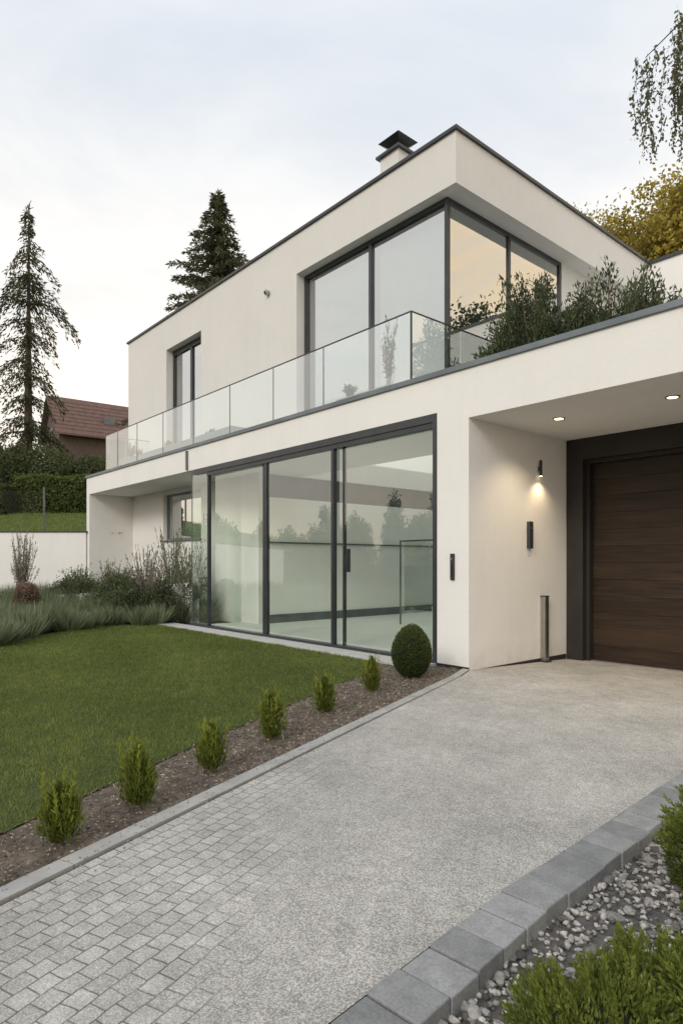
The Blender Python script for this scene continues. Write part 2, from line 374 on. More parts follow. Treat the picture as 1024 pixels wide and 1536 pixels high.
# upper windows
g = Geo()
def fx(x0,x1,z0,z1,y=1.74,d=.08): g.box(x0,x1,y,y+d,z0,z1)
fx(-6.058,-5.97,4.32,8.118); fx(-5.97,-1.90,8.03,8.118); fx(-5.97,-1.90,4.30,4.38); fx(-3.90,-3.82,4.38,8.03)
g.box(-1.90,-1.83,1.74,1.82,4.30,8.118)
def fy(y0,y1,z0,z1): g.box(-1.91,-1.83,y0,y1,z0,z1)
fy(1.822,5.6,8.03,8.117); fy(1.822,5.6,4.30,4.38); fy(3.62,3.70,4.38,8.03); fy(5.52,5.6,4.38,8.03)
g.build('corner_window_frame', METAL, H)
YW=1.79; XW=-1.86
for i,(a,b) in enumerate(((-5.97,-3.9),(-3.82,-1.9))):
    pane('corner_window_front_%d'%(i+1), [(a,YW,4.38),(b,YW,4.38),(b,YW,8.03),(a,YW,8.03)], G_UP, H)
for i,(a,b) in enumerate(((1.82,3.62),(3.7,5.52))):
    pane('corner_window_side_%d'%(i+1), [(XW,a,4.38),(XW,b,4.38),(XW,b,8.03),(XW,a,8.03)], G_UP, H)
g = Geo()
g.box(-5.93,-3.95,1.98,1.99,5.2,8.11); g.box(-3.8,-1.93,1.98,1.99,4.6,8.11)
g.build('roller_blinds', BLIND, H)
g = Geo()
fx(-12.748,-12.68,4.32,8.078); fx(-12.68,-10.62,8.0,8.078); fx(-12.68,-10.62,4.3,4.38); fx(-10.62,-10.552,4.32,8.078); fx(-11.62,-11.52,4.38,8.0)
fx(-12.68,-11.62,7.92,8.0,1.735); fx(-11.52,-10.62,7.92,8.0,1.735)
g.build('small_window_frame', METAL, H)
pane('small_window_glass', [(-12.68,YW,4.38),(-10.62,YW,4.38),(-10.62,YW,8.0),(-12.68,YW,8.0)], G_UP, H)
# chimney
CH = empty('chimney')
box('chimney_stack', -3.77,-3.26,1.95,2.46,8.9,9.80, WALL2, CH)
box('chimney_plate', -3.84,-3.19,1.88,2.53,9.80,9.85, METAL, CH)
g = Geo()
for x in (-3.66,-3.40):
    for y in (2.06,2.32): g.box(x,x+.03,y,y+.03,9.85,10.10)
c=(-3.515,2.205)
g.add([(c[0]-.29,c[1]-.29,10.12),(c[0]+.29,c[1]-.29,10.12),(c[0]+.29,c[1]+.29,10.12),(c[0]-.29,c[1]+.29,10.12),(c[0],c[1],10.28),(c[0],c[1],9.92)],
      [(0,1,4),(1,2,4),(2,3,4),(3,0,4),(1,0,5),(2,1,5),(3,2,5),(0,3,5)])
g.build('chimney_cowl', METAL, CH)

# balustrade
B = empty('glass_balustrade')
xs=[-1.19,-3.35,-4.94,-6.61,-8.3,-9.95,-11.6,-13.0,-13.95]
for i in range(len(xs)-1):
    a,b=xs[i+1]+.01,xs[i]-.01
    pane('panel_%d'%i, [(a,.1,4.33),(b,.1,4.33),(b,.1,5.42),(a,.1,5.42)], G_BAL, B)
    gg=Geo(); gg.box(xs[i+1]-.006,xs[i+1]+.006,.092,.108,4.33,5.42); gg.build('joint_%d'%i, CAP, B)
for i,(a,b) in enumerate(((.12,1.3),(1.32,2.5),(2.52,3.7),(3.72,5.0))):
    pane('return_%d'%i, [(-1.19,a,4.3),(-1.19,b,4.3),(-1.19,b,5.42),(-1.19,a,5.42)], G_BAL, B)
pane('left_return', [(-13.95,.12,4.33),(-13.95,1.5,4.33),(-13.95,1.5,5.42),(-13.95,.12,5.42)], G_BAL, B)
g=Geo(); g.box(-13.96,-1.18,.09,.11,5.42,5.438); g.box(-1.20,-1.18,.114,5.0,5.42,5.438); g.box(-13.96,-13.94,.114,1.5,5.42,5.438)
g.box(-1.202,-1.178,.088,.112,4.33,5.419); g.build('top_rail', METAL, B)
PL = surf('planter_teal', (0.13,0.17,0.17), (0.18,0.22,0.22), 0.5, 3, 60, 0.1)
box('balcony_planter', -13.4, -6.9, .3, .75, 4.28, 4.62, PL, None, .01)
box('balcony_planter', -3.3, -1.9, .35, .75, 4.28, 4.50, PL, None, .01)

# fixtures
WARM=(1.0,0.78,0.5)
EM=emis('lamp_glow',(1.0,0.72,0.38),12)
for i,x in enumerate((.80,2.33,3.86)):
    e=empty('recessed_downlight',(0,0,0))
    g=Geo(); k=20
    ang=np.linspace(0,2*math.pi,k,endpoint=False)
    V=[(x+.085*math.cos(a),1.0+.085*math.sin(a),3.538) for a in ang]+[(x+.062*math.cos(a),1.0+.062*math.sin(a),3.538) for a in ang]+[(x+.085*math.cos(a),1.0+.085*math.sin(a),3.552) for a in ang]
    F=[(j,(j+1)%k,k+(j+1)%k,k+j) for j in range(k)]+[(j,(j+1)%k,2*k+(j+1)%k,2*k+j) for j in range(k)]
    g.add(V,F); g.build('ring',CAP,e)
    g=Geo(); V=[(x+.062*math.cos(a),1.0+.062*math.sin(a),3.541) for a in ang]; g.add(V,[list(range(k))]); g.build('bulb',EM,e)
    l=bpy.data.lights.new('downlight','SPOT'); l.energy=70; l.color=WARM; l.spot_size=math.radians(125); l.spot_blend=.8; l.shadow_soft_size=.04
    o=bpy.data.objects.new('beam',l); scn.collection.objects.link(o); o.location=(x,1.0,3.52); o.parent=e
e=empty('wall_lamp'); box('body',.03,.065,1.74,1.775,2.88,3.13,METAL,e,.004); box('bracket',.0,.03,1.748,1.768,2.97,3.03,METAL,e)
box('diffuser',.034,.061,1.744,1.771,2.873,2.8795,EM,e)
l=bpy.data.lights.new('lamp','SPOT'); l.energy=13; l.color=(1,.74,.45); l.spot_size=math.radians(130); l.spot_blend=.9; l.shadow_soft_size=.03
o=bpy.data.objects.new('beam',l); scn.collection.objects.link(o); o.location=(.15,1.757,2.86); o.parent=e
e=empty('wall_mailbox'); box('body',.003,.06,1.43,1.53,1.73,2.15,METAL,e,.006); box('slot',.061,.065,1.45,1.51,2.03,2.06,STEEL,e)
e=empty('intercom_panel'); box('plate',-.315,-.245,-.03,-.002,1.26,1.64,METAL,e,.006); box('camera_dot',-.292,-.268,-.036,-.031,1.55,1.58,STEEL,e); box('buttons',-.30,-.26,-.035,-.031,1.32,1.48,DARK,e)
e=empty('steel_downpipe_cover'); box('body',.01,.09,1.81,1.93,-.05,.97,STEEL,e,.008); box('groove',.091,.095,1.86,1.88,.0,.95,DARK,e); box('top',.005,.095,1.805,1.935,.971,.985,METAL,e); box('foot',.005,.12,1.80,1.95,-.12,-.05,METAL,e)
e=empty('facade_sensor'); g=Geo()
g.tube([(-7.18,1.52,8.05),(-7.18,1.44,8.03),(-7.18,1.40,8.02)],[.05,.07,.04],10)
g.build('housing',STEEL,e,smooth=True)

# ------------------------------------------------------------------ ground
GR = surf('ground_soil_grass', (0.04,0.05,0.02), (0.07,0.08,0.035), 1.0, 0.3, 5, 0.5, 0.05)
poly('ground', [(-300,-300),(300,-300),(300,300),(-300,300)], -.14, GR)
me=bpy.data.meshes.new('driveway')
A=[(4.12,-10.8,0),(.25,-.5,0),(.02,-.01,0),(5.4,-.01,0),(5.4,-.6,0),(3.72,-2.2,0),(3.86,-4.74,0),(3.98,-5.86,0),(4.2,-10.8,0)]
Bq=[(.001,-.01,0),(5.4,-.01,0),(5.4,2.95,-.11),(.001,2.95,-.11)]
V=A+Bq
me.from_pydata(V,[],[list(range(len(A)))[::-1],[len(A),len(A)+1,len(A)+2,len(A)+3]]); me.materials.append(DRIVE); me.update()
o=bpy.data.objects.new('driveway',me); scn.collection.objects.link(o)
ed=np.array([-2.22,5.98])/np.hypot(2.22,5.98); en=np.array([-ed[1],ed[0]])
g=Geo(); s0=np.array([.25,-.5]); L=0
while L<11:
    a=s0-ed*L; b=s0-ed*(L+.994); q=[a,b,b+en*.11,a+en*.11]
    V=[(p[0],p[1],.012) for p in q]+[(p[0],p[1],-.13) for p in q]
    g.add(V,[(0,1,2,3),(0,4,5,1),(2,6,7,3),(1,5,6,2),(0,3,7,4)],R.uniform()); L+=1.0
q=[(.25,-.5),(.02,-.01),(-.10,-.01),(.147,-.538)]
V=[(p[0],p[1],.012) for p in q]+[(p[0],p[1],-.13) for p in q]; g.add(V,[(0,1,2,3),(2,6,7,3)],.5)
g.build('driveway_edging',EDGE)
# kerb
pts=[np.array(p) for p in [(4.2,-10.0),(3.98,-5.86),(3.86,-4.74),(3.72,-2.2),(5.4,-.6)]]
g=Geo()
for a,b in zip(pts[:-1],pts[1:]):
    d=b-a; Ln=np.hypot(*d); d/=Ln; n=np.array([d[1],-d[0]]); cnt=max(1,round(Ln/.19)); st=Ln/cnt
    for i in range(cnt):
        p=a+d*(i*st+.004); q=a+d*((i+1)*st-.004); w=.225+R.uniform(-.008,.008); h=.012+R.uniform(-.005,.005); off=.003+R.uniform(0,.006)
        V=[(*(p+n*off),-.16),(*(q+n*off),-.16),(*(q+n*w),-.16),(*(p+n*w),-.16),(*(p+n*off),h),(*(q+n*off),h),(*(q+n*w),h-.004),(*(p+n*w),h-.004)]
        g.add(V,[(0,3,2,1),(4,5,6,7),(0,1,5,4),(1,2,6,5),(2,3,7,6),(3,0,4,7)],R.uniform())
g.build('paver_kerb',PAVER,bevel=.006)
# mulch bed
lawnE=[(2.6,-8.4),(1.67,-6.31),(.80,-4.61),(.12,-3.2),(-.50,-1.9),(-.85,-.9),(-1.5,-.46)]
mulch=lawnE+[(-.55,-.455),(-.55,-.02)]+[(-.12,-.02),(.14,-.55),(3.02,-8.3)]
poly('mulch_bed', mulch, -.012, MULCHG)
P=sample(mulch, 75000); n=len(P); g=Geo()
c=np.c_[P, R.uniform(-.010,.014,n)]
u=R.normal(size=(n,3)); u[:,2]*=.25
g.leaves(c, R.uniform(.010,.040,n), R.uniform(.005,.014,n), u, 0.0, R.uniform(0,1,n)**1.5)
# stray chips spilling over the edging and drive
m=500; s_=R.uniform(0,8,m)[:,None]; off=np.abs(R.normal(0,.10,m))[:,None]; pp=s0-ed*s_+en*(.11-off*1.3)
onE=(.11-off[:,0]*1.3)>0
g.leaves(np.c_[pp,np.where(onE,.0145,.0035)],R.uniform(.008,.022,m),R.uniform(.004,.009,m),np.c_[R.normal(size=(m,2)),np.zeros(m)],0.0,R.uniform(0,.8,m))
g.build('bark_mulch',MULCH)
poly('planting_bed',[(-6.0,-9),(-30,-18),(-17.5,-2.6),(-15.12,0.0),(-15.1,1.43),(-8.29,1.43),(-8.29,.0),(-9.12,-.0),(-9.12,-.47),(-8.9,-.47)],-.03,SOIL)
# lawn
lawn=lawnE+[(-9.0,-.46),(-9.7,-1.8),(-8.6,-3.1),(-7.3,-4.37),(-6.6,-6.5),(-6,-10),(2.6,-10)]
poly('lawn', lawn, -.004, GRASSG)
P=sample(lawn, 640000)
dcam=np.hypot(P[:,0]-5.57,P[:,1]+7.17)
keep=(R.uniform(0,1,len(P))<np.clip(6.0/dcam,0.3,1))
cx=(P[:,0]-5.57)*.6535+(P[:,1]+7.17)*.757; cy=-(P[:,0]-5.57)*.757+(P[:,1]+7.17)*.6535
keep&=(cx/np.maximum(cy,.1)>-.8)&(cy>2)
P=P[keep]; n=len(P); P+=R.normal(0,.025,(n,2)); dcam=dcam[keep]
patch=.5+.25*np.sin(P[:,0]*1.7+np.sin(P[:,1]*2.1)*1.4)+.25*np.sin(P[:,1]*3.1+P[:,0]*.9)
p2=.5+.5*np.sin(P[:,0]*9+2*np.sin(P[:,1]*7))*np.sin(P[:,1]*8+1.5*np.sin(P[:,0]*5))
p3=.5+.5*np.sin(P[:,0]*27+3*np.sin(P[:,1]*19))*np.sin(P[:,1]*23+2*np.sin(P[:,0]*17))
tint=np.clip(.0+.30*patch+.20*p2+.15*p3+R.normal(0,.22,n),0,1)
g=Geo(); d=np.tile([0,0,1.0],(n,1))
g.leaves(np.c_[P,np.full(n,-.01)], R.uniform(.022,.055,n)*(.65+.35*p2+.3*p3), np.clip(.0045*dcam/4.5,.004,.014), d, .55, tint)
g.build('grass',L_GRASS)
# gravel
import bmesh
def ico(s):
    bm=bmesh.new(); bmesh.ops.create_icosphere(bm,subdivisions=s,radius=1); v=np.array([v.co[:] for v in bm.verts]); f=np.array([[v.index for v in f.verts] for f in bm.faces]); bm.free(); return v,f
iv,ifc=ico(2); jv,jf_=ico(1)
poly('gravel_bed',[(4.2,-9.5),(3.95,-2.3),(5.4,-.8),(9,-.8),(9,-9.5)],-.075,surf('gravel_ground',(0.07,0.065,0.06),(0.16,0.15,0.14),.9,20,60,.8,.01))
P=sample([(4.1,-6.6),(3.96,-2.4),(4.6,-2.2),(5.3,-5.6)],9000); g=Geo(); n=len(P)
for i in range(n):
    big=random.random()<.10
    r=random.choice((.007,.009,.011,.014))*random.uniform(.8,1.2)*(1.8 if big else 1)
    sc=np.array([r*random.uniform(.9,1.6),r*random.uniform(.7,1.1),r*random.uniform(.5,.9)])
    v0,f0=(iv,ifc) if big else (jv,jf_)
    k=R.normal(size=(3,3)); V=v0*(1+.2*np.sin(v0@k*2.6).sum(1,keepdims=True)/1.5)*sc
    th=random.uniform(0,6.28); cc,ss=math.cos(th),math.sin(th); V=V@np.array([[cc,ss,0],[-ss,cc,0],[0,0,1]])
    V=V+np.array([P[i,0],P[i,1],-.075+r*.35+random.uniform(0,.014)]); g.add(V,f0,random.random()**1.2)
g.build('gravel',STONE)

# ------------------------------------------------------------------ terrain left
SL=.19
def site(a,b): return np.array([-15.4-.6535*a-.757*b, -.757*a+.6535*b])
def tz(b): return 2.42+SL*min(max(b,0),40)
g=Geo(); bs=[0.12,1,2,4,6,9,12,16,20,26,32,40,50,80,140]; V=[];F=[]
na=14
for b in bs:
    amin=-1.158*b
    for j in range(na):
        a=amin+(120-amin)*(j/(na-1))**2; p=site(a,b); V.append((p[0]-.3 if j==0 else p[0],p[1],tz(b)))
for i in range(len(bs)-1):
    for j in range(na-1): F.append((i*na+j,i*na+j+1,(i+1)*na+j+1,(i+1)*na+j))
g.add(V,F); HG=surf('hill_grass',(0.06,0.09,0.02),(0.11,0.145,0.035),1.0,1.2,30,.6,.03)
g.build('hillside_terrain',HG)
n=46000; A_=R.uniform(-1,14,n); B_=R.uniform(.2,7,n); pp=np.c_[-15.4-.6535*A_-.757*B_, -.757*A_+.6535*B_, 2.42+SL*B_-.02]
g=Geo(); g.leaves(pp,R.uniform(.05,.10,n),.02,np.tile([0,0,1.],(n,1)),.4,np.clip(.45+R.normal(0,.25,n),0,1)); g.build('hillside_grass',L_GRASS)
def obl(name,a0,a1,b0,b1,z0,z1,mat,par=None):
    q=[site(a0,b0),site(a1,b0),site(a1,b1),site(a0,b1)]; g=Geo()
    V=[(p[0],p[1],z0) for p in q]+[(p[0],p[1],z1) for p in q]
    g.add(V,[(0,3,2,1),(4,5,6,7),(0,1,5,4),(1,2,6,5),(2,3,7,6),(3,0,4,7)])
    return g.build(name,mat,par)
rw=empty('retaining_wall'); obl('wall',-.05,26,-.15,.12,-.3,2.5,WALL,rw); obl('coping',-.1,26,-.18,.15,2.5,2.54,METAL,rw)
gf=empty('glass_fence'); FG=glassmat('fence_glass',(.975,.985,.98),.0,.07)
for i in range(5):
    a=1.5+i*3.2; p=site(a,.3)
    box('post_%d'%i,p[0]-.025,p[0]+.025,p[1]-.025,p[1]+.025,2.4,4.0,CAP,gf)
    p2=site(a+3.2,.3); pane('panel_%d'%i,[(p[0],p[1],2.6),(p2[0],p2[1],2.6),(p2[0],p2[1],3.9),(p[0],p[1],3.9)],FG,gf)

# ------------------------------------------------------------------ vegetation
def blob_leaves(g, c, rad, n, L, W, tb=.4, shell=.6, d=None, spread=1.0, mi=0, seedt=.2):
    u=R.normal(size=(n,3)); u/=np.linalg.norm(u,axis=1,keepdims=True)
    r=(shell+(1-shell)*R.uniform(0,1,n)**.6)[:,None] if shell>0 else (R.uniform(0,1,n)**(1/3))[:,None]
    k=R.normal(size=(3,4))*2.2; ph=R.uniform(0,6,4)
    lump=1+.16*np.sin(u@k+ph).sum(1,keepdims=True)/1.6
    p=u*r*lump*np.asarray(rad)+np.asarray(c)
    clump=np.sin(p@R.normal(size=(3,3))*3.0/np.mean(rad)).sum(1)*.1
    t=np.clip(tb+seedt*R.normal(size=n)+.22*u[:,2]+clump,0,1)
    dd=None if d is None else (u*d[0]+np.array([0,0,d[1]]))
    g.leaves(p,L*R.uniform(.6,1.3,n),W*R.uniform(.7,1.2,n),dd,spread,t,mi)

def spruce(name,base,h,prof,seed,bare=.12,droop=.35,q=5,curtain=.0,step=.42,nb0=4,lmin=.5):
    """prof: list of (distance below the top, crown radius)"""
    global R
    Rs=R; R=np.random.default_rng(seed); g=Geo(); b=np.array(base,float)
    g.tube([b,b+[0,0,h*.5],b+[.08,0,h*.85],b+[.05,0,h]],[.012*h+.06,.008*h+.02,.04,.01],8,mi=1)
    z=bare*h; C=[];D=[];T=[]; px=[p[0] for p in prof]; py=[p[1] for p in prof]
    while z<h-.15:
        rr=np.interp(h-z,px,py); nb=nb0+int(R.integers(0,3)); wb=R.normal(0,.15); th0=R.uniform(0,6.28)
        for k in range(nb):
            th=th0+2*math.pi*k/nb+R.normal(0,.3); ln=max(.15,rr*R.uniform(lmin,1.15)*(1+wb))
            dirv=np.array([math.cos(th),math.sin(th),0]); m=max(3,int(ln/.12))
            s=np.linspace(.06,1,m); zz=.30*ln*s-droop*ln*s**2*1.5
            pts=b+np.array([0,0,z+R.normal(0,.08)])+dirv*(ln*s)[:,None]+np.c_[np.zeros(m),np.zeros(m),zz]
            if ln>.6: g.tube(pts[[0,m//2,m-1]],[.035,.022,.006],3,mi=1)
            side=np.cross(dirv,[0,0,1]); w=(.20*ln*(1-s*.75)+.05)
            pp=np.repeat(pts,q,0)+side*(R.normal(0,.55,m*q)*np.repeat(w,q))[:,None]
            dr=np.abs(R.normal(0,.07+curtain,m*q)); pp[:,2]-=dr
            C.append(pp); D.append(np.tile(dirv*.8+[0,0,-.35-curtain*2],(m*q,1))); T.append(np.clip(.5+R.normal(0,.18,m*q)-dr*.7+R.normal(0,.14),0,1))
        z+=step*R.uniform(.6,1.4)*(.45+.55*min(1,rr/max(py)))
    m=30; C.append(b+np.c_[R.normal(0,.03,(m,2)),h-R.uniform(0,.8,m)]); D.append(np.tile([0,0,1.],(m,1))); T.append(np.full(m,.4))
    C=np.concatenate(C);D=np.concatenate(D);T=np.concatenate(T); n=len(C)
    g.leaves(C,R.uniform(.14,.34,n),R.uniform(.045,.09,n),D,.45,T)
    o=g.build(name,[L_SPR,BARK]); R=Rs; return o
p=site(7.5,11.4); spruce('spruce_tree',(p[0],p[1],3.9),15.7,[(0,.08),(1.2,.45),(3,1.15),(4.5,1.75),(8,1.75),(12,2.2),(15,2.0)],31,bare=.08,droop=.62,q=12,curtain=.26,step=1.0,nb0=4,lmin=.35)
p=site(-2.1,11.4); spruce('spruce_tree',(p[0],p[1],3.9),16.3,[(0,.1),(1,.6),(3,1.45),(6,2.6),(10,3.6),(16,4.2)],12,bare=.25,droop=.22,q=10,step=.40,nb0=6)

def broadleaf(name,base,h,cr,mat,ncl,nl,ls,seed,trunkh=.35,asp=1.0):
    global R
    Rs=R; R=np.random.default_rng(seed); g=Geo(); b=np.array(base,float); ch=h*(1-trunkh)*.5
    cc=b+[0,0,h-ch]
    g.tube([b,b+[.1,.05,h*.3],cc+[.1,-.1,ch*.3]],[.03*h**.9+.05,.022*h**.9+.03,.03],8,mi=1)
    for k in range(ncl):
        u=R.normal(size=3); u/=np.linalg.norm(u); r=R.uniform(.25,1)**.5
        c=cc+u*r*np.array([cr,cr*asp,ch])*R.uniform(.8,1.08)
        if k%3==0:
            st=b+[0,0,h*R.uniform(.25,.55)]; mid=(st+c)/2+R.normal(0,.2,3)+[0,0,.3]
            g.tube([st,mid,c],[.09*h/12+.02,.05,.012],5,mi=1)
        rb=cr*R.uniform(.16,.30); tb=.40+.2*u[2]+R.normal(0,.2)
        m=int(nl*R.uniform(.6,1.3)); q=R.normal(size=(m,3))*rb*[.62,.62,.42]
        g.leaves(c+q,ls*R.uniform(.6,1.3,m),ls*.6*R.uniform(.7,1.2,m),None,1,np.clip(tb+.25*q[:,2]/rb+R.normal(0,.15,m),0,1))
    o=g.build(name,[mat,BARK]); R=Rs; return o
broadleaf('autumn_tree',(-7.6,20.6,-.1),17.3,2.8,L_YEL,230,200,.19,21)
broadleaf('autumn_tree',(-4.9,20.2,-.1),17.6,2.9,L_YEL,230,200,.19,22)
broadleaf('deciduous_tree',(-4.4,24.5,-.1),20.6,2.6,L_MID,130,150,.20,23)
broadleaf('deciduous_tree',(-11.2,24,-.1),20.0,2.2,L_YEL,130,150,.18,24)
broadleaf('deciduous_tree',(16,25,-.1),17.5,4.0,L_DK,110,150,.3,25)
broadleaf('deciduous_tree',(11,26,-.1),15.5,3.2,L_DK,90,150,.3,26)
# trees across the street behind the viewer (mirrored in the glazing)
g=Geo()
for k in range(52):
    x=-52+k*1.15+R.uniform(-.6,.6); y=-28-R.uniform(0,9)-.10*(x+10); hh=R.uniform(3.6,5.6)
    if k%7==2: hh+=2.4
    g.tube([(x,y,-.1),(x,y,hh*.6)],[.2,.08],6,mi=1)
    for q in range(6):
        f=q/5; blob_leaves(g,(x+R.uniform(-.7,.7),y+R.uniform(-.7,.7),hh*(.12+.78*f)),(1.3-.6*f,1.3-.6*f,1.1),420,.28,.16,.35,.2)
g.build('distant_tree_row',[L_MID,BARK])
# weeping birch, right
g=Geo(); tb=np.array([9.0,5.0,-.1])
g.tube([tb,(8.8,4.9,4),(8.2,4.6,8),(7.2,4.2,10.5)],[.22,.17,.12,.07],8,mi=1)
def strands(p0,p1,n,lmin,lmax):
    for i in range(n):
        f=R.uniform(.0,1); p=np.array(p0)*(1-f)+np.array(p1)*f+R.normal(0,.10,3)*[1,1,.6]; ln=R.uniform(lmin,lmax); m=max(8,int(ln*30))
        s=np.linspace(0,1,m); sway=R.normal(0,.10,2)
        pts=p+np.c_[sway[0]*s**1.5+.03*np.sin(s*9),sway[1]*s**1.5,-ln*s]
        g.tube(pts[::max(1,m//5)],[.005]*len(pts[::max(1,m//5)]),3,mi=1)
        c=np.repeat(pts,3,0)+R.normal(0,.03,(3*m,3)); g.leaves(c,R.uniform(.04,.08,3*m),.032,np.tile([0,0,-1.],(3*m,1)),.7,np.clip(R.normal(.4,.22,3*m),0,1))
br=[(8.2,4.6,8),(6.0,3.3,9.5),(3.6,2.4,9.5),(2.4,2.05,9.1),(1.68,1.74,8.5)]
g.tube(br,[.07,.045,.02,.012,.006],6,mi=1)
strands((3.6,2.4,9.5),(2.5,2.1,9.1),16,1.6,3.0); strands((2.5,2.1,9.1),(1.95,1.88,8.75),13,1.0,2.3); strands((2.0,1.88,8.75),(1.6,1.72,8.45),8,.5,1.4)
strands((6.0,3.3,9.5),(3.6,2.4,9.5),20,1.2,3)
g.build('weeping_birch_tree',[L_BIR,BARK])

def bush(name,parts,mat,n,L,W,core=True,**kw):
    g=Geo()
    for c,rad in parts:
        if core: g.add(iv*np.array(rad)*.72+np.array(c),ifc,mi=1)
        blob_leaves(g,c,rad,n,L,W,**kw)
    return g.build(name,[mat,CORE])
def S(a,b,z): p=site(a,b); return (p[0],p[1],z)
bush('large_bush',[(S(5.6,9.4,5.2),(1.9,1.5,1.6)),(S(4.0,9.6,5.1),(1.5,1.4,1.4)),(S(7.2,9.2,5.0),(1.3,1.3,1.6)),(S(3.0,9.8,4.8),(1.0,1.0,1.0))],L_DK,6500,.15,.08,tb=.48,shell=.75)
def hedge(name,a0,a1,b0,b1,z0,z1,mat,n,L,W):
    g=Geo(); q=[site(a0+.1,b0+.1),site(a1-.1,b0+.1),site(a1-.1,b1-.1),site(a0+.1,b1-.1)]
    V=[(p[0],p[1],z0) for p in q]+[(p[0],p[1],z1-.1) for p in q]
    g.add(V,[(4,5,6,7),(0,1,5,4),(1,2,6,5),(2,3,7,6),(3,0,4,7)],mi=1)
    A=R.uniform(a0,a1,n);Bb=R.uniform(b0,b1,n);Z=R.uniform(z0,z1,n); k=R.integers(0,3,n)
    Bb=np.where(k==0,b0+R.normal(0,.05,n),Bb); Z=np.where(k==1,z1+R.normal(0,.06,n)+.06*np.sin(A*3),Z); A=np.where(k==2,np.where(R.uniform(0,1,n)<.5,a0,a1),A)
    pp=np.c_[-15.4-.6535*A-.757*Bb,-.757*A+.6535*Bb,Z]
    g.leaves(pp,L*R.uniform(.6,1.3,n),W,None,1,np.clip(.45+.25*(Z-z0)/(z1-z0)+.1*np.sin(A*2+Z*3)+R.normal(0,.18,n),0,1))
    return g.build(name,[mat,CORE])
hedge('hedge',2.3,5.6,6.4,7.6,3.4,5.15,L_MID,16000,.11,.06)
hedge('hedge',5.7,14,5.6,6.8,3.2,4.75,L_DK,26000,.11,.06)
bush('background_trees',[(S(a,b,z),(r,r,r*1.1)) for a,b,z,r in ((19,33,9,2.6),(23,34,10,3.0),(3,42,9.5,3),(26,30,9,3.2),(7.5,44,10.3,2.6),(17.2,24,7.6,2.2),(0,44,9,3))],L_DK,3000,.35,.2,tb=.4,shell=.6)
# neighbour house: ridge runs to the right and away, gable turned to the viewer's left
nb=empty('brown_house')
ROOF=surf('red_roof_tiles',(0.12,0.075,0.066),(0.18,0.115,0.10),.85,3,20,.5,.03); BR=surf('brown_cladding',(0.085,0.06,0.052),(0.115,0.082,0.07),.8,4,30,.3)
org=site(12.0,25.0); rdir=site(12.0-.80,25.0+.60)-org; rdir/=np.linalg.norm(rdir); gdir=site(12.0+.60,25.0+.80)-org; gdir/=np.linalg.norm(gdir)
def hp(r_,g_,z_): p=org+rdir*r_+gdir*g_; return (p[0],p[1],z_)
def hbox(nm,r0,r1,g0,g1,z0,z1,m):
    g=Geo(); V=[hp(r0,g0,z0),hp(r1,g0,z0),hp(r1,g1,z0),hp(r0,g1,z0),hp(r0,g0,z1),hp(r1,g0,z1),hp(r1,g1,z1),hp(r0,g1,z1)]
    g.add(V,[(0,3,2,1),(4,5,6,7),(0,1,5,4),(1,2,6,5),(2,3,7,6),(3,0,4,7)]); g.build(nm,m,nb)
Wd,Ln_=4.6,9.5; ze,zr=11.3,13.9
g=Geo(); V=[hp(0,0,5),hp(Ln_,0,5),hp(Ln_,Wd,5),hp(0,Wd,5),hp(0,0,ze),hp(Ln_,0,ze),hp(Ln_,Wd,ze),hp(0,Wd,ze),hp(0,Wd/2,zr-.1),hp(Ln_,Wd/2,zr-.1)]
g.add(V,[(0,1,5,4),(1,2,6,5),(2,3,7,6),(3,0,4,7)]); g.add(V,[(7,4,8),(5,6,9)]); g.build('walls',BR,nb)
g=Geo(); k_=(zr-ze)/(Wd/2); o_=.5
V=[hp(-.4,-o_,ze-o_*k_),hp(Ln_+.4,-o_,ze-o_*k_),hp(Ln_+.4,Wd/2,zr),hp(-.4,Wd/2,zr),hp(-.4,Wd+o_,ze-o_*k_),hp(Ln_+.4,Wd+o_,ze-o_*k_)]
V+=[(x,y,z+.14) for x,y,z in V]
g.add(V,[(6,7,8,9),(9,8,11,10),(0,1,2,3),(3,2,5,4),(0,1,7,6),(4,5,11,10),(0,3,9,6),(3,4,10,9)]); g.build('roof',ROOF,nb)
hbox('roof_window',3.3,4.1,.5,.9,12.05,12.55,CAP)
for i in range(1,9): hbox('tile_course_%d'%i,-.38,Ln_+.38,-o_+i*.3-.02,-o_+i*.3+.02,ze-o_*k_+i*.3*k_+.13,ze-o_*k_+i*.3*k_+.175,ROOF)
hbox('gable_window',-.05,-.003,1.8,2.8,10.4,11.6,CAP)

